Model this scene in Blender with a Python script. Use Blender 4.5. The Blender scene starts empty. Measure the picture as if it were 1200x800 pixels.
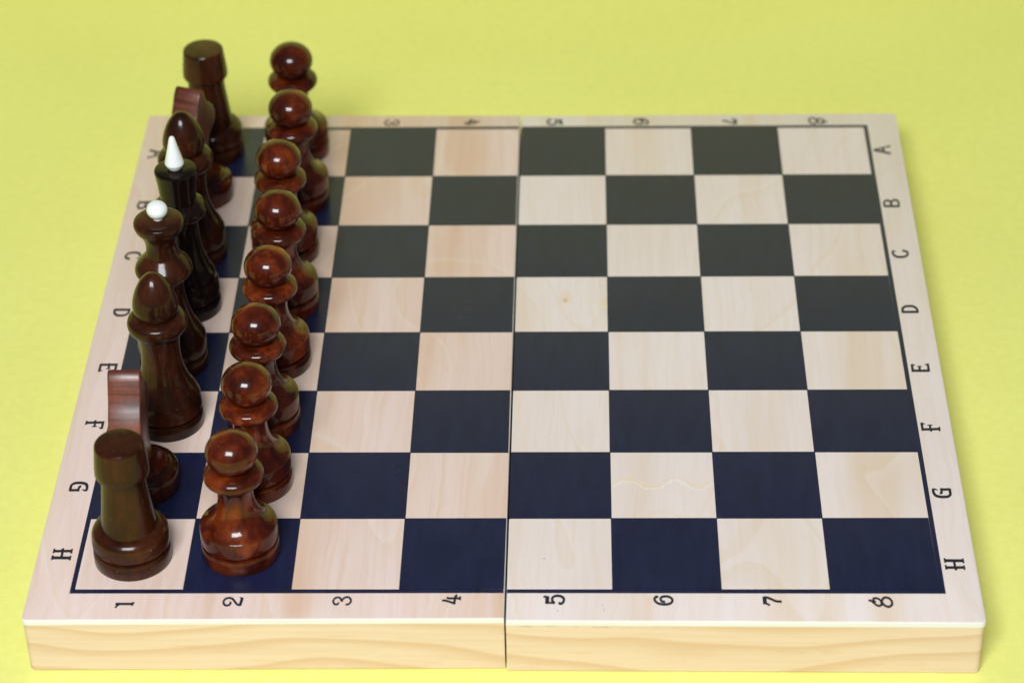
import bpy, bmesh, math, random
from mathutils import Matrix, Vector

random.seed(7)
scene = bpy.context.scene
S = 0.035                      # one chess square in metres
T = 0.638                      # board thickness in squares
TOP = T * S                    # height of the playing surface


def W(X, Y, z=0.0):
    """board coordinates (squares, z in squares above the playing surface) -> metres"""
    return Vector(((X - 4) * S, (Y - 4) * S, TOP + z * S))


# ------------------------------------------------------------------ camera
cam_data = bpy.data.cameras.new('camera')
cam = bpy.data.objects.new('camera', cam_data)
scene.collection.objects.link(cam)
R = (Matrix.Rotation(0.032824, 4, 'Z') @ Matrix.Rotation(0.936004, 4, 'X') @ Matrix.Rotation(-0.022105, 4, 'Z'))
cam.matrix_world = Matrix.Translation(W(4.68637, -18.20554, 16.2438)) @ R
cam_data.sensor_width = 36.0
cam_data.lens = 36.0 * 3091.318 / 1200.0
cam_data.clip_start = 0.02
cam_data.clip_end = 50.0
cam_data.dof.use_dof = True
cam_data.dof.focus_distance = 0.895
cam_data.dof.aperture_fstop = 11.5
scene.camera = cam

# ------------------------------------------------------------------ world and lamps
world = bpy.data.worlds.new('World')
scene.world = world
world.use_nodes = True
bg = world.node_tree.nodes['Background']
bg.inputs['Color'].default_value = (0.58, 0.68, 1.0, 1)
bg.inputs['Strength'].default_value = 0.115

key_data = bpy.data.lights.new('softbox', 'AREA')
key_data.shape = 'RECTANGLE'
key_data.size = 0.74
key_data.size_y = 0.46
key_data.energy = 34.0
key_data.color = (0.95, 0.985, 1.0)
key = bpy.data.objects.new('softbox', key_data)
scene.collection.objects.link(key)
key.location = (-0.17, -1.18, 1.24)
key.rotation_euler = (Vector((0.0, -0.02, 0.0)) - key.location).to_track_quat('-Z', 'Y').to_euler()

scene.view_settings.view_transform = 'Standard'
scene.view_settings.look = 'None'
scene.view_settings.exposure = 0.0
scene.view_settings.gamma = 1.0
scene.view_settings.use_curve_mapping = False


# ------------------------------------------------------------------ material helpers
class NT:
    def __init__(self, name):
        self.m = bpy.data.materials.new(name)
        self.m.use_nodes = True
        self.t = self.m.node_tree
        self.b = self.t.nodes['Principled BSDF']

    def n(self, kind, **kw):
        nd = self.t.nodes.new(kind)
        for k, v in kw.items():
            setattr(nd, k, v)
        return nd

    def l(self, a, b):
        self.t.links.new(a, b)

    def val(self, x, sock):
        if hasattr(x, 'is_linked'):
            self.l(x, sock)
        else:
            sock.default_value = x

    def math(self, op, a, b=0.0, c=0.0, clamp=False):
        nd = self.n('ShaderNodeMath', operation=op, use_clamp=clamp)
        for i, x in enumerate((a, b, c)):
            self.val(x, nd.inputs[i])
        return nd.outputs[0]

    def mapping(self, vec, scale=(1, 1, 1), loc=(0, 0, 0), rot=(0, 0, 0)):
        nd = self.n('ShaderNodeMapping')
        self.l(vec, nd.inputs['Vector'])
        self.val(loc, nd.inputs['Location'])
        nd.inputs['Rotation'].default_value = rot
        nd.inputs['Scale'].default_value = scale
        return nd.outputs[0]

    def noise(self, vec, scale, detail=3.0, rough=0.55, dist=0.0):
        nd = self.n('ShaderNodeTexNoise')
        self.l(vec, nd.inputs['Vector'])
        nd.inputs['Scale'].default_value = scale
        nd.inputs['Detail'].default_value = detail
        nd.inputs['Roughness'].default_value = rough
        nd.inputs['Distortion'].default_value = dist
        return nd.outputs['Fac']

    def ramp(self, fac, stops):
        nd = self.n('ShaderNodeValToRGB')
        self.l(fac, nd.inputs['Fac'])
        el = nd.color_ramp.elements
        while len(el) < len(stops):
            el.new(0.5)
        for e, (p, c) in zip(el, stops):
            e.position = p
            e.color = (*c, 1) if not isinstance(c, (int, float)) else (c, c, c, 1)
        return nd.outputs['Color']

    def mix(self, fac, a, b, mode='MIX'):
        nd = self.n('ShaderNodeMix', data_type='RGBA', blend_type=mode)
        self.val(fac, nd.inputs[0])
        for x, s in ((a, nd.inputs[6]), (b, nd.inputs[7])):
            if isinstance(x, tuple):
                s.default_value = (*x, 1) if len(x) == 3 else x
            else:
                self.l(x, s)
        return nd.outputs[2]

    def bump(self, h, strength, dist, normal=None):
        nd = self.n('ShaderNodeBump')
        nd.inputs['Strength'].default_value = strength
        nd.inputs['Distance'].default_value = dist
        self.l(h, nd.inputs['Height'])
        if normal is not None:
            self.l(normal, nd.inputs['Normal'])
        return nd.outputs['Normal']

    def pos(self):
        return self.n('ShaderNodeNewGeometry').outputs['Position']

    def obj(self):
        return self.n('ShaderNodeTexCoord').outputs['Object']

    def rnd(self):
        return self.n('ShaderNodeObjectInfo').outputs['Random']

    def set(self, **kw):
        for k, v in kw.items():
            s = self.b.inputs[k.replace('_', ' ')]
            self.val(v if not isinstance(v, tuple) or len(v) != 3 else (*v, 1), s)
        return self.m


def mat_paper():
    q = NT('yellow_paper')
    p = q.pos()
    f = q.noise(p, 900, 4, 0.6)
    c = q.noise(p, 9, 3, 0.5)
    fine = q.noise(p, 260, 3, 0.6)
    col = q.ramp(c, [(0.3, (0.80, 0.795, 0.215)), (0.7, (0.85, 0.845, 0.24))])
    col = q.mix(0.22, col, q.ramp(fine, [(0.35, (0.75, 0.745, 0.18)), (0.65, (0.90, 0.895, 0.285))]))
    return q.set(Base_Color=col, Roughness=0.72, Specular_IOR_Level=0.25, Normal=q.bump(f, 0.25, 0.0003))


def spot(q, p, X, Y, rx, ry, soft=0.6):
    """a mask around one mark of the wood, board coordinates"""
    w = W(X, Y)
    d = q.mapping(p, (1 / (rx * S), 1 / (ry * S), 0.0), (-w.x / (rx * S), -w.y / (ry * S), 0))
    ln = q.n('ShaderNodeVectorMath', operation='LENGTH')
    q.l(d, ln.inputs[0])
    mr = q.n('ShaderNodeMapRange', interpolation_type='SMOOTHSTEP')
    q.l(ln.outputs['Value'], mr.inputs['Value'])
    mr.inputs['From Min'].default_value = 1.0
    mr.inputs['From Max'].default_value = 1.0 - soft
    return mr.outputs['Result']


def mat_panel(name, pale, mid, streak, amount, shift, marks=(), vein=False):
    """birch face veneer, grain along Y"""
    q = NT(name)
    p = q.mapping(q.pos(), loc=(shift, shift * 0.37, 0))
    raw = q.pos()
    wav = q.noise(q.mapping(p, (8, 6, 8)), 4, 2, 0.5)
    comb = q.n('ShaderNodeCombineXYZ')
    q.l(q.math('MULTIPLY', wav, 0.007), comb.inputs[0])
    add = q.n('ShaderNodeVectorMath', operation='ADD')
    q.l(p, add.inputs[0])
    q.l(comb.outputs[0], add.inputs[1])
    pw = add.outputs[0]
    broad = q.noise(q.mapping(pw, (38, 2.6, 1)), 1.0, 3, 0.55, 0.3)
    fine = q.noise(q.mapping(pw, (420, 14, 1)), 1.0, 4, 0.65)
    pore = q.noise(q.mapping(p, (1500, 160, 1)), 1.0, 2, 0.5)
    cloud = q.noise(q.mapping(p, (14, 9, 1)), 1.0, 3, 0.5)
    col = q.ramp(broad, [(0.36, pale), (0.52, mid), (0.66, streak)])
    col = q.mix(amount, pale, col)
    col = q.mix(q.math('MULTIPLY', q.ramp(fine, [(0.45, 0.0), (0.72, 1.0)]), 0.48), col, streak)
    col = q.mix(q.math('MULTIPLY', q.ramp(pore, [(0.58, 0.0), (0.75, 1.0)]), 0.13), col, (0.50, 0.35, 0.24))
    col = q.mix(q.math('MULTIPLY', q.ramp(cloud, [(0.4, 0.0), (0.68, 1.0)]), 0.25), col, (0.66, 0.53, 0.47))
    # growth-ring lines: thin pale and honey contours
    ring = q.noise(q.mapping(pw, (16, 5.5, 1), (3.1 + shift, 1.7, 0)), 1.0, 1.5, 0.4, 0.6)
    fr = q.math('FRACT', q.math('MULTIPLY', ring, 7.0))
    line = q.ramp(fr, [(0.0, 0.0), (0.02, 1.0), (0.11, 0.0)])
    dark = q.ramp(fr, [(0.0, 0.0), (0.86, 0.0), (1.0, 1.0)])
    col = q.mix(q.math('MULTIPLY', line, 0.28), col, (0.80, 0.71, 0.62))
    col = q.mix(q.math('MULTIPLY', dark, 0.22), col, (0.70, 0.52, 0.30))
    for (X, Y, rx, ry, c, a) in marks:
        col = q.mix(q.math('MULTIPLY', spot(q, raw, X, Y, rx, ry), a), col, c)
    if vein:
        # a wavy pale vein with a honey edge in one square of the veneer
        sp = q.n('ShaderNodeSeparateXYZ')
        q.l(raw, sp.inputs[0])
        w0 = W(5.0, 1.505)
        wv = q.math('SINE', q.math('MULTIPLY', q.math('SUBTRACT', sp.outputs[0], w0.x), 2 * math.pi / (0.47 * S)))
        jag = q.math('MULTIPLY', q.math('SUBTRACT', q.noise(raw, 420, 2, 0.5), 0.5), 0.10 * S)
        yy = q.math('ADD', q.math('ADD', q.math('MULTIPLY', wv, 0.062 * S), jag), w0.y)
        dy = q.math('DIVIDE', q.math('SUBTRACT', sp.outputs[1], yy), 0.03 * S)
        box = spot(q, raw, 5.47, 1.5, 0.56, 0.3, 0.25)
        pl = q.ramp(q.math('ADD', q.math('MULTIPLY', dy, 0.25), 0.5, clamp=True), [(0.30, 0.0), (0.46, 1.0), (0.58, 0.0)])
        hn = q.ramp(q.math('ADD', q.math('MULTIPLY', dy, 0.25), 0.5, clamp=True), [(0.52, 0.0), (0.64, 1.0), (0.98, 0.0)])
        col = q.mix(q.math('MULTIPLY', q.math('MULTIPLY', hn, box), 0.55), col, (0.80, 0.62, 0.36))
        col = q.mix(q.math('MULTIPLY', q.math('MULTIPLY', pl, box), 0.7), col, (0.88, 0.80, 0.76))
    h = q.math('ADD', fine, q.math('MULTIPLY', pore, 0.6))
    return q.set(Base_Color=col, Roughness=0.42, Specular_IOR_Level=0.35, Normal=q.bump(h, 0.10, 0.0002))


def mat_pine(name, shift, glue=False):
    """pine rail, grain along X"""
    q = NT(name)
    p = q.mapping(q.pos(), loc=(shift, shift, shift * 0.3))
    wv = q.noise(q.mapping(p, (7, 7, 20)), 1.0, 2, 0.5)
    sep = q.n('ShaderNodeSeparateXYZ')
    q.l(p, sep.inputs[0])
    u = q.math('ADD', q.math('MULTIPLY', wv, 0.042), sep.outputs[2])
    u = q.math('ADD', u, q.math('MULTIPLY', sep.outputs[1], 0.25))
    rings = q.math('FRACT', q.math('MULTIPLY', u, 105.0))
    late = q.ramp(rings, [(0.0, 0.0), (0.45, 0.05), (0.78, 0.9), (0.84, 1.0), (0.93, 0.0)])
    fine = q.noise(q.mapping(p, (22, 300, 700)), 1.0, 4, 0.65)
    fleck = q.noise(q.mapping(p, (60, 60, 420)), 1.0, 3, 0.6)
    col = q.mix(q.math('MULTIPLY', late, 0.68), (0.76, 0.59, 0.44), (0.63, 0.41, 0.23))
    col = q.mix(q.math('MULTIPLY', q.ramp(fine, [(0.42, 0.0), (0.72, 1.0)]), 0.42), col, (0.65, 0.45, 0.29))
    col = q.mix(q.math('MULTIPLY', q.ramp(fleck, [(0.62, 0.0), (0.72, 1.0)]), 0.3), col, (0.64, 0.39, 0.20))
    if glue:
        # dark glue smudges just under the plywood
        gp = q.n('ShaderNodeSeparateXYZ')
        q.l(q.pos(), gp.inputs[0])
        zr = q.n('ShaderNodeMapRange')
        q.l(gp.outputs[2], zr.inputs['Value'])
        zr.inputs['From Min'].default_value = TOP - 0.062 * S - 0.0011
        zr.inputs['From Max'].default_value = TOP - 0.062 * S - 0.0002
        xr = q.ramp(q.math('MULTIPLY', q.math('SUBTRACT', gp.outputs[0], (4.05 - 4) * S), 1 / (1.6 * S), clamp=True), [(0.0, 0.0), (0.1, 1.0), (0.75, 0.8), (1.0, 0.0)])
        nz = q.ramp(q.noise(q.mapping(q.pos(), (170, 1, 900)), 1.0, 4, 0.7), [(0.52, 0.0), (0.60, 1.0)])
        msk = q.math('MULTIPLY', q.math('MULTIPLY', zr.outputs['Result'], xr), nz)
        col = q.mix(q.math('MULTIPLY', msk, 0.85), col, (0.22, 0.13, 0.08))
    return q.set(Base_Color=col, Roughness=0.5, Specular_IOR_Level=0.35, Normal=q.bump(fine, 0.15, 0.0003))


def mat_plyedge():
    q = NT('pale_plywood_edge')
    p = q.pos()
    n = q.noise(q.mapping(p, (30, 30, 900)), 1.0, 3, 0.6)
    col = q.ramp(n, [(0.35, (0.74, 0.72, 0.68)), (0.7, (0.78, 0.77, 0.75))])
    return q.set(Base_Color=col, Roughness=0.45)


def mat_ink(name, col, rough):
    q = NT(name)
    p = q.pos()
    n = q.noise(q.mapping(p, (260, 60, 1)), 1.0, 4, 0.6)
    c = q.noise(p, 40, 3, 0.5)
    sp = q.noise(p, 700, 2, 0.5)
    a = tuple(x * 0.85 for x in col)
    b = tuple(x * 1.2 + 0.001 for x in col)
    cc = q.ramp(n, [(0.3, a), (0.7, b)])
    cc = q.mix(q.math('MULTIPLY', q.ramp(sp, [(0.74, 0.0), (0.80, 1.0)]), 0.25), cc, (0.10, 0.09, 0.10))
    r = q.n('ShaderNodeMapRange')
    q.l(c, r.inputs['Value'])
    r.inputs['To Min'].default_value = rough - 0.05
    r.inputs['To Max'].default_value = rough + 0.06
    return q.set(Base_Color=cc, Roughness=r.outputs['Result'], Specular_IOR_Level=0.42, Normal=q.bump(n, 0.06, 0.0001))


def mat_piece(name, dark, mid, red, coat=0.7, crough=0.085, spec=0.06, gs=(330, 330, 34), gmix=0.55):
    """stained and varnished turned wood"""
    q = NT(name)
    o = q.obj()
    sh = q.n('ShaderNodeCombineXYZ')
    q.l(q.math('MULTIPLY', q.rnd(), 3.0), sh.inputs[0])
    q.l(q.math('MULTIPLY', q.rnd(), 1.7), sh.inputs[2])
    ad = q.n('ShaderNodeVectorMath', operation='ADD')
    q.l(o, ad.inputs[0])
    q.l(sh.outputs[0], ad.inputs[1])
    p = ad.outputs[0]
    grain = q.noise(q.mapping(p, gs), 1.0, 4, 0.6, 0.4)
    blot = q.noise(q.mapping(p, (95, 95, 70)), 1.0, 4, 0.62)
    pore = q.noise(q.mapping(p, (1500, 1500, 130)), 1.0, 3, 0.6)
    col = q.ramp(blot, [(0.30, dark), (0.5, mid), (0.72, red)])
    col = q.mix(q.math('MULTIPLY', q.ramp(grain, [(0.46, 0.0), (0.66, 1.0)]), gmix), col, dark)
    col = q.mix(q.math('MULTIPLY', q.ramp(pore, [(0.55, 0.0), (0.7, 1.0)]), 0.4), col, tuple(x * 0.5 for x in dark))
    br = q.math('ADD', q.math('MULTIPLY', q.rnd(), 0.45), 0.82)
    hsv = q.n('ShaderNodeHueSaturation')
    q.l(br, hsv.inputs['Value'])
    q.l(col, hsv.inputs['Color'])
    col = hsv.outputs['Color']
    speck = q.noise(p, 900, 2, 0.5)
    col = q.mix(q.math('MULTIPLY', q.ramp(speck, [(0.77, 0.0), (0.80, 1.0)]), 0.5), col, (0.35, 0.28, 0.22))
    bmp = q.bump(q.math('ADD', grain, q.math('MULTIPLY', pore, 0.5)), 0.12, 0.0003)
    cb = q.bump(q.math('ADD', q.math('MULTIPLY', grain, 1.0), q.math('MULTIPLY', pore, 0.3)), 0.05, 0.0003)
    m = q.set(Base_Color=col, Roughness=0.38, Specular_IOR_Level=spec, Normal=bmp)
    q.b.inputs['Coat Weight'].default_value = coat
    q.b.inputs['Coat Roughness'].default_value = crough
    q.b.inputs['Coat IOR'].default_value = 1.45
    q.l(cb, q.b.inputs['Coat Normal'])
    return m


def mat_white():
    q = NT('white_plastic')
    n = q.noise(q.obj(), 300, 3, 0.5)
    col = q.ramp(n, [(0.3, (0.80, 0.82, 0.84)), (0.7, (0.86, 0.87, 0.88))])
    m = q.set(Base_Color=col, Roughness=0.22)
    q.b.inputs['Subsurface Weight'].default_value = 0.1
    q.b.inputs['Subsurface Radius'].default_value = (0.002, 0.002, 0.002)
    return m


M_paper = mat_paper()
marksR = [(4.515, 4.57, 0.035, 0.055, (0.55, 0.30, 0.14), 0.75), (4.52, 4.62, 0.10, 0.16, (0.78, 0.60, 0.38), 0.5),
          (4.93, 4.52, 0.11, 0.15, (0.80, 0.66, 0.42), 0.55), (4.94, 4.55, 0.05, 0.09, (0.76, 0.60, 0.40), 0.5),
          (4.46, -0.30, 0.008, 0.012, (0.25, 0.17, 0.17), 0.8), (4.87, -0.22, 0.006, 0.03, (0.45, 0.36, 0.36), 0.7),
          (4.88, -0.28, 0.006, 0.03, (0.45, 0.36, 0.36), 0.7), (4.33, 0.42, 0.012, 0.015, (0.45, 0.30, 0.28), 0.8)]
M_panelL = mat_panel('birch_veneer_warm', (0.80, 0.635, 0.580), (0.765, 0.580, 0.49), (0.69, 0.455, 0.315), 0.95, 0.0,
                     [(1.93, 4.75, 0.02, 0.03, (0.45, 0.25, 0.12), 0.6), (2.2, 5.3, 0.10, 0.5, (0.72, 0.50, 0.34), 0.35)])
M_panelR = mat_panel('birch_veneer_pale', (0.815, 0.715, 0.680), (0.79, 0.68, 0.62), (0.735, 0.575, 0.43), 0.8, 0.71, marksR, True)
M_edge = mat_plyedge()
M_pineL = mat_pine('pine_rail_left', 0.013)
M_pineR = mat_pine('pine_rail_right', 0.417, True)
M_dark = mat_ink('navy_printed_paint', (0.0100, 0.0124, 0.0430), 0.29)
M_ink = mat_ink('black_printed_ink', (0.012, 0.012, 0.026), 0.45)
M_pawn = mat_piece('red_brown_varnish', (0.016, 0.0022, 0.0009), (0.074, 0.0098, 0.0021), (0.195, 0.034, 0.0052))
M_rook = mat_piece('brown_varnish', (0.016, 0.0045, 0.0018), (0.038, 0.0095, 0.0030), (0.064, 0.0155, 0.0042), 0.5, 0.14)
M_bish = mat_piece('dark_brown_varnish', (0.012, 0.0034, 0.0016), (0.031, 0.0078, 0.0029), (0.060, 0.0140, 0.0042), 0.5, 0.14)
M_king = mat_piece('black_brown_varnish', (0.0042, 0.0021, 0.0017), (0.0085, 0.0036, 0.0024), (0.018, 0.0060, 0.0030), 0.5, 0.14)
M_knight = mat_piece('knight_varnish', (0.040, 0.009, 0.0045), (0.125, 0.028, 0.012), (0.20, 0.052, 0.021), 0.75, 0.33, 0.3, (26, 520, 620), 0.85)
M_white = mat_white()


# ------------------------------------------------------------------ object helpers
def link(name, mesh, mat=None, parent=None):
    o = bpy.data.objects.new(name, mesh)
    scene.collection.objects.link(o)
    if mat is not None and not mesh.materials:
        mesh.materials.append(mat)
    if parent is not None:
        o.parent = parent
    return o


def tag(o, label=None, cat=None, group=None, kind=None):
    for k, v in (('label', label), ('category', cat), ('group', group), ('kind', kind)):
        if v:
            o[k] = v
    return o


def from_bm(bm, name, smooth_angle=None):
    bmesh.ops.recalc_face_normals(bm, faces=bm.faces)
    me = bpy.data.meshes.new(name)
    bm.to_mesh(me)
    bm.free()
    if smooth_angle:
        for p in me.polygons:
            p.use_smooth = True
        me.set_sharp_from_angle(angle=math.radians(smooth_angle))
    return me


def prism(pts, z0, z1, bevel_top=0.0, segs=2, bevel_vert=None):
    """extruded outline (metres); optional bevels"""
    bm = bmesh.new()
    lo = [bm.verts.new((x, y, z0)) for x, y in pts]
    hi = [bm.verts.new((x, y, z1)) for x, y in pts]
    n = len(pts)
    bm.faces.new(lo[::-1])
    top = bm.faces.new(hi)
    for i in range(n):
        bm.faces.new((lo[i], lo[(i + 1) % n], hi[(i + 1) % n], hi[i]))
    bm.normal_update()
    if bevel_vert:
        idx, rad, sg = bevel_vert
        bm.edges.ensure_lookup_table()
        es = []
        for i in idx:
            for e in bm.edges:
                if set(e.verts) == {lo[i], hi[i]}:
                    es.append(e)
        bmesh.ops.bevel(bm, geom=es, offset=rad, segments=sg, affect='EDGES', profile=0.5)
    if bevel_top:
        es = [e for e in bm.edges if all(abs(v.co.z - z1) < 1e-7 for v in e.verts)]
        bmesh.ops.bevel(bm, geom=es, offset=bevel_top, segments=segs, affect='EDGES', profile=0.5)
    return bm


def xy(X, Y):
    return ((X - 4) * S, (Y - 4) * S)


# ------------------------------------------------------------------ backdrop: a sheet of yellow paper, swept up behind the board
def backdrop():
    prof = [(-0.95, 0.0), (-0.5, 0.0), (-0.2, 0.0), (0.0, 0.0), (0.2, 0.0), (0.32, 0.0)]
    rad = 0.12
    for k in range(1, 13):
        a = math.pi / 2 * k / 12
        prof.append((0.32 + rad * math.sin(a), rad * (1 - math.cos(a))))
    prof += [(0.44, 0.24), (0.44, 0.375)]
    bm = bmesh.new()
    rows = []
    xs = [-0.8 + 1.6 * i / 32 for i in range(33)]
    for (y, z) in prof:
        rows.append([bm.verts.new((x, y, z)) for x in xs])
    for a, b in zip(rows, rows[1:]):
        for i in range(len(xs) - 1):
            bm.faces.new((a[i], a[i + 1], b[i + 1], b[i]))
    me = bpy.data.meshes.new('backdrop')
    bm.to_mesh(me)
    bm.free()
    for p in me.polygons:
        p.use_smooth = True
    o = link('backdrop', me, M_paper)
    tag(o, 'plain yellow paper backdrop under and behind the chessboard', 'backdrop', kind='structure')


backdrop()

# ------------------------------------------------------------------ chessboard
board = bpy.data.objects.new('chessboard', None)
board.empty_display_size = 0.05
scene.collection.objects.link(board)
tag(board, 'folding wooden chessboard with navy squares, printed letters and numbers, open on yellow paper', 'chessboard')

PLY = 0.062 * S
LIFT = 0.00010
HX = 3.981


def gx(i):                      # column lines: the two middle columns are narrower by the saw cut
    return i if i < 4 else (HX if i == 4 else i - 0.0375)


halves = {
    'left': [(-0.440, -0.428), (HX - 0.009, -0.398), (HX - 0.009, 8.312), (-0.412, 8.352)],
    'right': [(HX + 0.009, -0.428), (8.338, -0.458), (8.366, 8.322), (HX + 0.009, 8.300)],
}
panels = {}
for side, quad in halves.items():
    mp = M_panelL if side == 'left' else M_panelR
    pts = [xy(*q) for q in quad]
    outer = (0, 3) if side == 'left' else (1, 2)
    bm = prism(pts, TOP - PLY, TOP, 0.00045, 3, (outer, 0.0018, 5))
    me = from_bm(bm, 'top_panel', 40)
    me.materials.append(mp)
    me.materials.append(M_edge)
    for p in me.polygons:
        if p.normal.z < 0.80:
            p.material_index = 1
    panel = link('top_panel', me, None, board)
    tag(panel, 'left half of the veneered playing surface' if side == 'left' else 'right half of the veneered playing surface, paler wood')
    panels[side] = panel
    # rails under the panel, butted end to end
    pm = M_pineL if side == 'left' else M_pineR
    (x0, y0), (x1, y1), (x2, y2), (x3, y3) = quad
    t = 0.30
    ins = 0.006
    if side == 'left':
        f = [(x0 + ins, y0 + ins), (x1, y1 + ins), (x1, y1 + t), (x0 + ins, y0 + t)]
        b = [(x3 + ins, y3 - t), (x2, y2 - t), (x2, y2 - ins), (x3 + ins, y3 - ins)]
        sd = [(x0 + ins, y0 + t + .004), (x0 + t, y0 + t + .004), (x3 + t, y3 - t - .004), (x3 + ins, y3 - t - .004)]
        hg = [(x1 - t, y1 + t + .004), (x1, y1 + t + .004), (x2, y2 - t - .004), (x2 - t, y2 - t - .004)]
        rf, rb = (0,), (3,)
    else:
        f = [(x0, y0 + ins), (x1 - ins, y1 + ins), (x1 - ins, y1 + t), (x0, y0 + t)]
        b = [(x3, y3 - t), (x2 - ins, y2 - t), (x2 - ins, y2 - ins), (x3, y3 - ins)]
        sd = [(x1 - t, y1 + t + .004), (x1 - ins, y1 + t + .004), (x2 - ins, y2 - t - .004), (x2 - t, y2 - t - .004)]
        hg = [(x0, y0 + t + .004), (x0 + t, y0 + t + .004), (x3 + t, y3 - t - .004), (x3, y3 - t - .004)]
        rf, rb = (1,), (2,)
    for nm, q, rv in (('front_rail', f, rf), ('back_rail', b, rb), ('side_rail', sd, None), ('hinge_rail', hg, None)):
        bm = prism([xy(*c) for c in q], 0.0004, TOP - PLY, 0, 2, (rv, 0.0021, 6) if rv else None)
        low = [e for e in bm.edges if all(v.co.z < 0.0005 for v in e.verts)]
        bmesh.ops.bevel(bm, geom=low, offset=0.0006, segments=2, affect='EDGES')
        for v in bm.verts:
            v.co.z = max(0.0, v.co.z - 0.0004) if v.co.z < 0.002 else v.co.z
        link(nm, from_bm(bm, nm, 40), pm, board)

# squares: thin sheets on the panels; dark ones printed, light ones bare veneer
G = 0.0035                     # hairline where two dark corners meet
for i in range(8):
    for j in range(8):
        side = 'left' if i < 4 else 'right'
        dark = (i + j) % 2 == 1      # column 1 row H is light
        xa, xb = gx(i), gx(i + 1)
        if i == 3:
            xb = HX - 0.022
        if i == 4:
            xa = HX + 0.012
        d = G if dark else G * 0.5
        jit = [random.uniform(-0.003, 0.003) for _ in range(4)]
        ya, yb = j, j + 1
        if dark:
            q = [(xa - 0.004 + jit[0] * (0 if i == 4 else 1), ya - 0.004), (xb + 0.004, ya - 0.004 + jit[1] * 0.5),
                 (xb + 0.004 + jit[2] * 0.6, yb + 0.004), (xa - 0.004, yb + 0.004 + jit[3] * 0.5)]
            z1 = TOP + LIFT + 0.00003
        else:
            q = [(xa + 0.006, ya + 0.006), (xb - 0.006, ya + 0.006), (xb - 0.006, yb - 0.006), (xa + 0.006, yb - 0.006)]
            z1 = TOP + LIFT
        nm = 'dark_square' if dark else 'light_square'
        bm = prism([xy(*c) for c in q], TOP - 0.0002, z1)
        link(nm, from_bm(bm, nm), M_dark if dark else (M_panelL if side == 'left' else M_panelR), panels[side])

# black border line: three strips on each half
LW = 0.050
for side in ('left', 'right'):
    if side == 'left':
        strips = [[(-LW, -0.062), (HX - 0.020, -0.056), (HX - 0.020, -0.0055), (-LW, -0.0055)],
                  [(-LW, 8.006), (HX - 0.020, 8.006), (HX - 0.020, 8.060), (-LW, 8.060)],
                  [(-LW, -0.0050), (-0.0045, -0.0050), (-0.0045, 8.0055), (-LW, 8.0055)]]
    else:
        X8 = gx(8)
        strips = [[(HX + 0.012, -0.056), (X8 + LW, -0.066), (X8 + LW, -0.0055), (HX + 0.012, -0.0055)],
                  [(HX + 0.012, 8.006), (X8 + LW, 8.006), (X8 + LW, 8.058), (HX + 0.012, 8.058)],
                  [(X8 + 0.0045, -0.0050), (X8 + LW, -0.0050), (X8 + LW, 8.0055), (X8 + 0.0045, 8.0055)]]
    for q in strips:
        bm = prism([xy(*c) for c in q], TOP - 0.0002, TOP + LIFT * 0.7)
        link('border_line', from_bm(bm, 'border_line'), M_dark, panels[side])


# ------------------------------------------------------------------ printed letters and numbers
def crom(pts, k=6):
    if len(pts) < 3:
        return pts
    out = []
    P = [pts[0]] + pts + [pts[-1]]
    for i in range(1, len(P) - 2):
        p0, p1, p2, p3 = P[i - 1], P[i], P[i + 1], P[i + 2]
        for s in range(k):
            t = s / k
            out.append(tuple(0.5 * (2 * b + (c - a) * t + (2 * a - 5 * b + 4 * c - d) * t * t + (3 * b - a - 3 * c + d) * t ** 3)
                             for a, b, c, d in zip(p0, p1, p2, p3)))
    out.append(pts[-1])
    return out


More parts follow.
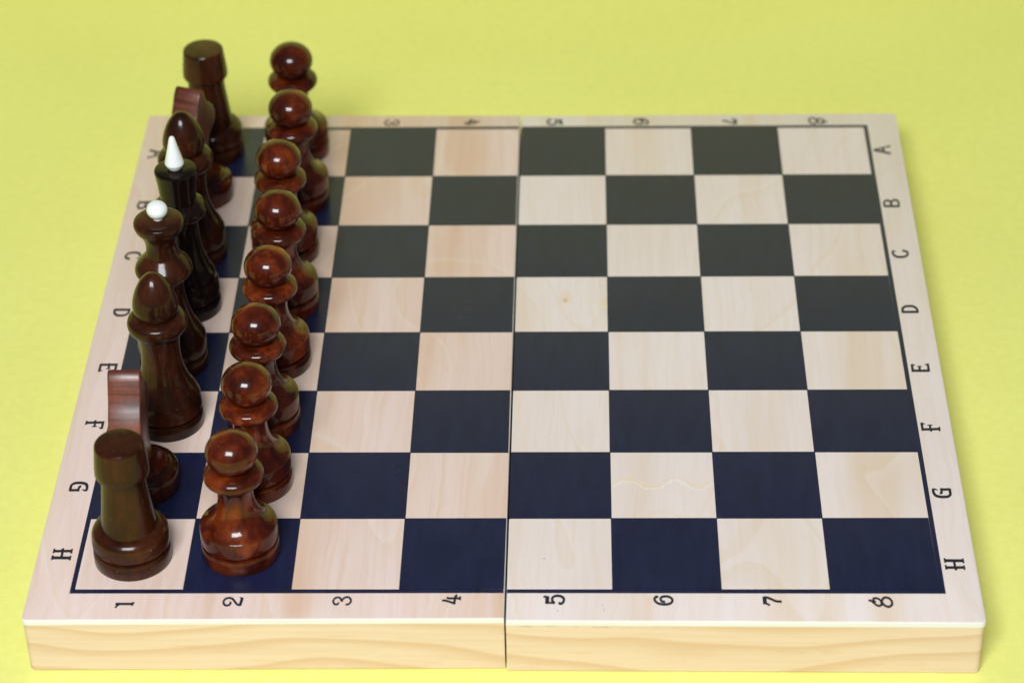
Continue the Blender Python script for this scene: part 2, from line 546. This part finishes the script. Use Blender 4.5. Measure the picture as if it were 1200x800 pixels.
# strokes: (points, width) or (points, (width at start, width at end)); units: see glyph_mesh
GL = {
    '1': (510, 365, 127, 84, 0, [([(300, 345), (715, 345)], 45), ([(690, 388), (707, 345), (722, 300)], 40), ([(385, 355), (350, 390), (308, 434)], 36)]),
    '2': (550, 397, 127, 84, 0, [([(495, 395), (508, 435), (480, 470), (420, 482), (365, 455), (340, 400), (370, 335), (450, 308), (530, 325), (600, 390), (660, 450), (735, 482)], 40),
                                 ([(735, 490), (752, 400), (765, 300)], 55), ([(765, 308), (695, 300)], (30, 8))]),
    '3': (520, 370, 127, 84, 0, [([(435, 405), (430, 440), (385, 458), (335, 430), (312, 375), (345, 315), (410, 295), (470, 312), (510, 390)], 37),
                                 ([(510, 390), (540, 325), (610, 287), (680, 300), (725, 360), (715, 410), (670, 450), (610, 457)], 38)]),
    '4': (485, 440, 127, 84, 0, [([(268, 465), (340, 466), (450, 495), (570, 538)], 40), ([(556, 550), (563, 460), (566, 400), (590, 360), (618, 345)], 46),
                                 ([(368, 398), (440, 415), (690, 415)], 40), ([(685, 368), (685, 458)], 38)]),
    '5': (487, 445, 127, 84, 0, [([(238, 390), (275, 370), (320, 380)], 36), ([(328, 362), (325, 540)], 75), ([(300, 522), (420, 518), (505, 527)], 36),
                                 ([(500, 522), (447, 470), (447, 410), (490, 370), (570, 355), (650, 370), (705, 410), (715, 460), (690, 510), (640, 538), (592, 512)], 48)]),
    '6': (455, 360, 127, 84, 0, [([(322, 302), (300, 277), (258, 300), (246, 350), (280, 400), (340, 435), (440, 455), (540, 450), (620, 425), (660, 370), (640, 315), (580, 280), (510, 270), (430, 280), (390, 312), (395, 360), (430, 390), (492, 396)], 46)]),
    '7': (515, 385, 127, 84, 0, [([(330, 283), (335, 458)], 75), ([(355, 440), (400, 455), (443, 482)], 40), ([(310, 300), (400, 305), (500, 345), (590, 385), (724, 396)], 46)]),
    '8': (435, 410, 127, 84, 0, [([(158, 372), (210, 370), (240, 390), (290, 440), (340, 480), (400, 490), (470, 455)], 40),
                                 ([(322, 412), (280, 370), (275, 332), (320, 316), (380, 325), (430, 360), (450, 400), (440, 445)], 40),
                                 ([(468, 370), (520, 312), (580, 302), (650, 325), (695, 390), (690, 460), (640, 503), (590, 513), (530, 490), (490, 450), (466, 410), (468, 368)], 44)]),
    'H': (475, 405, 125.5, 82.5, -13.8, [([(250, 325), (670, 330)], 56), ([(240, 268), (262, 377)], 36), ([(665, 278), (687, 387)], 36), ([(280, 488), (700, 485)], 50),
                                         ([(267, 428), (292, 537)], 36), ([(690, 438), (711, 542)], 36), ([(465, 350), (480, 420), (495, 500), (522, 550)], 46)]),
    'G': (470, 455, 121, 77, -13, [([(270, 350), (263, 400), (280, 460), (330, 515), (420, 540), (520, 545), (610, 533), (660, 490), (655, 430), (645, 355)], 50),
                                   ([(275, 360), (382, 390)], (38, 8)), ([(450, 375), (650, 370)], 46), ([(443, 342), (455, 400), (460, 450), (415, 460)], 42)]),
    'F': (505, 410, 117, 72.6, -12.3, [([(320, 465), (710, 455)], 45), ([(293, 308), (325, 492)], 46), ([(300, 318), (382, 350)], (34, 8)),
                                       ([(490, 370), (500, 450), (527, 513)], 40), ([(428, 368), (548, 366)], 20), ([(703, 408), (713, 503)], 36)]),
    'E': (460, 320, 113.7, 68.4, -11.8, [([(285, 385), (655, 385)], 45), ([(263, 233), (290, 412)], 46), ([(270, 245), (347, 262)], (34, 8)), ([(630, 223), (660, 407)], 46),
                                         ([(632, 235), (553, 250)], (34, 8)), ([(440, 290), (450, 360), (482, 413)], 40), ([(388, 288), (492, 288)], 20)]),
    'D': (430, 355, 110.5, 64.5, -11, [([(250, 415), (620, 415)], 44), ([(257, 437), (255, 315)], 44), ([(252, 335), (310, 292), (400, 280), (490, 285), (560, 320), (597, 370), (603, 432)], 42)]),
    'C': (300, 350, 107.3, 60.9, -10.5, [([(125, 272), (125, 335), (160, 390), (230, 420), (310, 425), (400, 415), (460, 380), (470, 340), (440, 300), (345, 272)], 40), ([(128, 285), (205, 297)], (32, 8))]),
    'B': (410, 365, 104.3, 57.6, -10, [([(228, 430), (595, 430)], 40), ([(255, 430), (232, 370), (245, 318), (300, 297), (360, 310), (392, 360), (392, 425)], 38),
                                       ([(395, 420), (405, 350), (430, 302), (490, 287), (550, 312), (577, 370), (570, 430)], 38)]),
    'A': (410, 315, 101.3, 54.3, -9.6, [([(205, 314), (575, 232)], 26), ([(205, 316), (590, 398)], 38), ([(425, 270), (438, 360)], 40),
                                        ([(566, 208), (580, 258)], 24), ([(583, 372), (597, 422)], 24)]),
}


def glyph_mesh(ch):
    xc, yc, sx, sy, shear, strokes = GL[ch]

    def conv(x, y):
        dy = -(y - yc) / 20.0 / sy
        dx = ((x - xc) / 20.0 - shear * dy) / sx
        return dx * S, dy * S
    bm = bmesh.new()
    for k, (pts, w) in enumerate(strokes):
        c = crom(pts)
        n = len(c)
        wa, wb = w if isinstance(w, tuple) else (w, w)
        L, Rr = [], []
        for i, p in enumerate(c):
            a = c[max(0, i - 1)]
            b = c[min(n - 1, i + 1)]
            t = Vector((b[0] - a[0], b[1] - a[1])).normalized()
            nn = Vector((-t.y, t.x))
            h = (wa + (wb - wa) * i / max(1, n - 1)) / 2 * 1.26
            z = 0.000004 * (k + 1) + 1e-7 * (i % 2)
            L.append(bm.verts.new((*conv(p[0] + nn.x * h, p[1] + nn.y * h), z)))
            Rr.append(bm.verts.new((*conv(p[0] - nn.x * h, p[1] - nn.y * h), z)))
        for i in range(n - 1):
            bm.faces.new((L[i], L[i + 1], Rr[i + 1], Rr[i]))
    for f in bm.faces:
        f.normal_update()
        if f.normal.z < 0:
            f.normal_flip()
    me = bpy.data.meshes.new('glyph_' + ch)
    bm.to_mesh(me)
    bm.free()
    me.materials.append(M_ink)
    return me


GM = {c: glyph_mesh(c) for c in GL}


def put_glyph(ch, X, Y, flip):
    nm = 'printed_number' if ch.isdigit() else 'printed_letter'
    o = link(nm, GM[ch], None, panels['left' if X < HX else 'right'])
    o.location = W(X, Y) + Vector((0, 0, 0.00006))
    o.rotation_euler = (0, 0, math.pi if flip else 0)


leftY = dict(H=(-.203, .483), G=(-.196, 1.483), F=(-.190, 2.454), E=(-.189, 3.405), D=(-.188, 4.375), C=(-.205, 5.43), B=(-.205, 6.43), A=(-.215, 7.50))
rightY = dict(H=.344, G=1.372, F=2.392, E=3.365, D=4.387, C=5.416, B=6.404, A=7.517)
nearX = {'1': (.48, -.217), '2': (1.474, -.176), '3': (2.482, -.162), '4': (3.485, -.144), '5': (4.427, -.148), '6': (5.429, -.156), '7': (6.424, -.168), '8': (7.406, -.183)}
farX = {'1': .46, '2': 1.46, '3': 2.470, '4': 3.413, '5': 4.382, '6': 5.384, '7': 6.414, '8': 7.448}
for c, (X, Y) in leftY.items():
    put_glyph(c, X, Y, True)
for c, Y in rightY.items():
    put_glyph(c, 8.137, Y, False)
for c, (X, Y) in nearX.items():
    put_glyph(c, X, Y, False)
for c, X in farX.items():
    put_glyph(c, X, 8.156, True)


# ------------------------------------------------------------------ chess pieces
def curve(pts, k=7):
    return crom([tuple(p) for p in pts], k)


def lathe(prof, seg=72):
    """turned solid from (radius, height) in squares, closed to the axis at both ends"""
    bm = bmesh.new()
    rings = []
    pr = [(max(r, 0.0), z) for r, z in prof]
    if pr[0][0] > 1e-6:
        pr = [(0.0, pr[0][1])] + pr
    if pr[-1][0] > 1e-6:
        pr = pr + [(0.0, pr[-1][1])]
    for r, z in pr:
        if r < 1e-6:
            rings.append([bm.verts.new((0, 0, z * S))])
        else:
            rings.append([bm.verts.new((r * S * math.cos(2 * math.pi * i / seg), r * S * math.sin(2 * math.pi * i / seg), z * S)) for i in range(seg)])
    for a, b in zip(rings, rings[1:]):
        if len(a) == 1 and len(b) == 1:
            continue
        for i in range(seg):
            j = (i + 1) % seg
            if len(a) == 1:
                bm.faces.new((a[0], b[j], b[i]))
            elif len(b) == 1:
                bm.faces.new((a[i], a[j], b[0]))
            else:
                bm.faces.new((a[i], a[j], b[j], b[i]))
    return from_bm(bm, 'turned', 38)


def base_prof(R, h):
    return [(R - .020, 0), (R - .006, .004), (R, .014), (R + .001, h * .55), (R - .002, h - .036), (R - .008, h - .024), (R - .022, h - .018), (R - .068, h - .017), (R - .070, h + .004)]


def piece_parts(kind):
    """list of (part name, profile, material, parent part index or None)"""
    if kind == 'pawn':
        R, h = .366, .190
        body = [(R - .070, h), (R - .068, h + .010), (R - .012, h + .012), (R - .001, h + .020), (R, h + .05), (R - .004, .350), (R - .007, .366), (R - .014, .377), (R - .026, .383)]
        body += curve([(R - .026, .383), (.300, .404), (.254, .446), (.213, .508), (.184, .584), (.168, .665), (.166, .735), (.176, .805), (.192, .850)])[1:]
        collar = [(.186, .846)] + curve([(.190, .848), (.232, .868), (.270, .905), (.280, .945), (.264, .985), (.222, 1.012), (.190, 1.020)])
        c, r, a = 1.198, .243, .206
        head = [(r * math.cos(t), c + a * math.sin(t)) for t in [math.radians(-62 + 152 * i / 22) for i in range(23)]]
        return [('base', base_prof(R, h), M_pawn), ('body', body, M_pawn), ('collar', collar, M_pawn), ('head', head, M_pawn)]
    if kind == 'rook':
        R, h = .364, .185
        foot = [(R - .070, h), (R - .068, h + .010), (R - .012, h + .012), (R - .001, h + .020), (R, h + .06), (R - .004, .315)] + curve([(R - .004, .315), (R - .016, .352), (R - .045, .385), (R - .080, .402), (.262, .408)])[1:]
        body = [(.266, .400)] + curve([(.262, .408), (.248, .52), (.229, .68), (.210, .86), (.198, 1.045)])
        top = [(.200, 1.016), (.238, 1.018), (.248, 1.024), (.2530, 1.038)] + [(.252, 1.09), (.239, 1.22), (.227, 1.330), (.224, 1.346), (.215, 1.357), (.200, 1.360)]
        return [('base', base_prof(R, h), M_rook), ('foot', foot, M_rook), ('body', body, M_rook), ('head', top, M_rook)]
    if kind == 'bishop':
        R, h = .352, .178
        body = [(R - .070, h), (R - .068, h + .010), (R - .012, h + .012), (R - .001, h + .020), (R, h + .06), (R - .006, .350), (R - .012, .372), (R - .024, .395)]
        body += curve([(R - .024, .395), (.302, .455), (.262, .535), (.226, .640), (.203, .750), (.194, .860), (.197, .980), (.214, 1.090), (.224, 1.120)])[1:]
        collar = [(.214, 1.112)] + curve([(.222, 1.114), (.262, 1.148), (.288, 1.195), (.293, 1.240), (.276, 1.285), (.236, 1.312), (.196, 1.320)])
        head = [(.170, 1.305)] + curve([(.178, 1.318), (.206, 1.352), (.220, 1.410), (.219, 1.470), (.203, 1.545), (.170, 1.635), (.126, 1.715), (.080, 1.770), (.040, 1.794), (.0, 1.800)])
        return [('base', base_prof(R, h), M_bish), ('body', body, M_bish), ('collar', collar, M_bish), ('head', head, M_bish)]
    if kind == 'queen':
        R, h = .356, .178
        body = [(R - .070, h), (R - .068, h + .010), (R - .012, h + .012), (R - .001, h + .020), (R, h + .06), (R - .006, .350), (R - .014, .372), (R - .028, .395)]
        body += curve([(R - .028, .395), (.300, .455), (.258, .545), (.222, .660), (.196, .790), (.184, .920), (.190, 1.030), (.208, 1.085)])[1:]
        collar = [(.198, 1.080)] + curve([(.206, 1.082), (.252, 1.112), (.284, 1.155), (.288, 1.195), (.268, 1.245), (.222, 1.300), (.182, 1.345), (.170, 1.365)])
        neck = [(.168, 1.350)] + curve([(.166, 1.366), (.154, 1.430), (.156, 1.500), (.176, 1.570), (.206, 1.630)])
        crown = [(.200, 1.620)] + curve([(.206, 1.628), (.234, 1.660), (.250, 1.705), (.250, 1.738), (.240, 1.760)]) + [(.228, 1.768), (.200, 1.773), (.10, 1.776)]
        fin = [(.050, 1.770), (.050, 1.792), (.058, 1.800)] + [(.105 * math.cos(t), 1.878 + .092 * math.sin(t)) for t in [math.radians(-54 + 144 * i / 18) for i in range(19)]]
        return [('base', base_prof(R, h), M_bish), ('body', body, M_bish), ('collar', collar, M_bish), ('neck', neck, M_bish), ('crown', crown, M_bish), ('finial', fin, M_white)]
    if kind == 'king':
        R, h = .338, .178
        body = [(R - .070, h), (R - .068, h + .010), (R - .012, h + .012), (R - .001, h + .020), (R, h + .06), (R - .006, .350), (R - .014, .372), (R - .028, .395)]
        body += curve([(R - .028, .395), (.300, .455), (.256, .550), (.216, .680), (.188, .820), (.174, .960), (.178, 1.080), (.196, 1.150)])[1:]
        collar = [(.188, 1.142)] + curve([(.194, 1.146), (.240, 1.175), (.272, 1.215), (.280, 1.255), (.264, 1.300), (.226, 1.335), (.192, 1.352)])
        crown = [(.182, 1.335)] + curve([(.184, 1.350), (.187, 1.42), (.197, 1.55), (.210, 1.66), (.216, 1.70)]) + [(.217, 1.716), (.212, 1.727), (.200, 1.732), (.10, 1.735)]
        fin = [(.058, 1.728), (.066, 1.744)] + curve([(.070, 1.746), (.096, 1.795), (.096, 1.818), (.084, 1.870), (.060, 1.965), (.036, 2.070), (.028, 2.098)]) + [(.020, 2.112), (.008, 2.118), (0, 2.119)]
        return [('base', base_prof(R, h), M_king), ('body', body, M_king), ('collar', collar, M_king), ('crown', crown, M_king), ('finial', fin, M_white)]
    if kind == 'knight':
        R = .345
        base = [(R - .020, 0), (R - .006, .004), (R, .014), (R + .001, .13), (R, .215), (R - .010, .242), (R - .030, .262), (R - .070, .276), (.262, .281)]
        disc = [(.255, .270), (.254, .292), (.246, .302), (.230, .306)]
        return [('base', base, M_bish), ('top_disc', disc, M_pawn)]


# knight's head: a sawn slab, its profile in the Y-Z plane (nose towards +Y)
KP = [(-.19, .296), (-.205, .42), (-.228, .60), (-.278, .78), (-.292, .86), (-.250, .940), (-.172, 1.045), (-.135, 1.092),
      (-.088, 1.185), (-.036, 1.285), (-.016, 1.315), (.020, 1.352), (.052, 1.360), (.078, 1.340), (.100, 1.285), (.118, 1.225), (.150, 1.165), (.215, 1.110),
      (.275, 1.045), (.305, .965), (.300, .885), (.262, .825), (.195, .785), (.130, .740), (.092, .670), (.080, .580), (.086, .480), (.104, .380), (.120, .296)]


def knight_mesh():
    h = 0.157
    bm = bmesh.new()
    a = [bm.verts.new((-h * S, y * S, z * S)) for y, z in KP]
    b = [bm.verts.new((h * S, y * S, z * S)) for y, z in KP]
    n = len(KP)
    bm.faces.new(a)
    bm.faces.new(b[::-1])
    for i in range(n):
        bm.faces.new((a[i], b[i], b[(i + 1) % n], a[(i + 1) % n]))
    bmesh.ops.recalc_face_normals(bm, faces=bm.faces)
    es = [e for e in bm.edges if abs(e.verts[0].co.x - e.verts[1].co.x) < 1e-7]
    bmesh.ops.bevel(bm, geom=es, offset=0.017 * S, segments=3, affect='EDGES', profile=0.5)
    return from_bm(bm, 'slab', 32)


CACHE = {}


def make_piece(kind, name, X, Y, label, cat, group, rz=None, base_mat=None):
    root = bpy.data.objects.new(name, None)
    root.empty_display_size = 0.01
    scene.collection.objects.link(root)
    root.location = W(X, Y) + Vector((0, 0, LIFT))
    root.rotation_euler = (0, 0, random.uniform(0, 6.28) if rz is None else rz)
    tag(root, label, cat, group)
    if kind not in CACHE:
        lst = []
        for nm, prof, mt in piece_parts(kind):
            me = lathe(prof)
            me.name = kind + '_' + nm
            me.materials.append(mt)
            lst.append((nm, me))
        if kind == 'knight':
            me = knight_mesh()
            me.materials.append(M_knight)
            lst.append(('head', me))
        CACHE[kind] = lst
    for nm, me in CACHE[kind]:
        o = link(nm, me, None, root)
        if base_mat and nm == 'base':
            o.material_slots[0].link = 'OBJECT'
            o.material_slots[0].material = base_mat
        if kind == 'knight' and nm == 'head':
            o.location.x = -0.068 * S
    return root


PAWNS = [('H', 1.485, .520), ('G', 1.520, 1.545), ('F', 1.515, 2.505), ('E', 1.540, 3.495), ('D', 1.542, 4.515), ('C', 1.465, 5.490), ('B', 1.503, 6.520), ('A', 1.420, 7.555)]
mates = dict(H='the rook beside letter H', G='the knight beside letter G', F='the bishop beside letter F', E='the ball-topped queen',
             D='the spike-topped king', C='the bishop beside letter C', B='the knight beside letter B', A='the far corner rook')
for c, X, Y in PAWNS:
    sq = 'navy' if 'HGFEDCBA'.index(c) % 2 == 0 else 'light'
    make_piece('pawn', 'pawn', X, Y, f'red-brown wooden pawn on {sq} square H2, next to {mates[c]}'.replace('H2', c + '2'), 'chess pawn', 'pawns lined up in column 2')
make_piece('rook', 'rook', .477, .453, 'plain flat-topped brown rook on light square H1 by the front edge', 'chess rook', 'rooks at the ends of column 1')
make_piece('rook', 'rook', .437, 7.545, 'plain flat-topped dark rook on navy square A1 at the back corner', 'chess rook', 'rooks at the ends of column 1')
make_piece('knight', 'knight', .445, 1.505, 'flat slab-headed brown knight on navy square G1 between a rook and a bishop', 'chess knight', 'knights in column 1', 0.0)
make_piece('knight', 'knight', .430, 6.620, 'flat slab-headed reddish knight on light square B1, turned a little sideways', 'chess knight', 'knights in column 1', -0.33, M_pawn)
make_piece('bishop', 'bishop', .555, 2.505, 'egg-headed dark brown bishop on light square F1 between knight and queen', 'chess bishop', 'bishops in column 1')
make_piece('bishop', 'bishop', .475, 5.460, 'egg-headed dark bishop on navy square C1 behind the spike-topped king', 'chess bishop', 'bishops in column 1')
make_piece('queen', 'queen', .490, 3.495, 'dark brown queen with a white ball on its flared crown, square E1', 'chess queen', None)
make_piece('king', 'king', .535, 4.475, 'black-brown king with a white pointed finial on a tall crown, square D1', 'chess king', None)
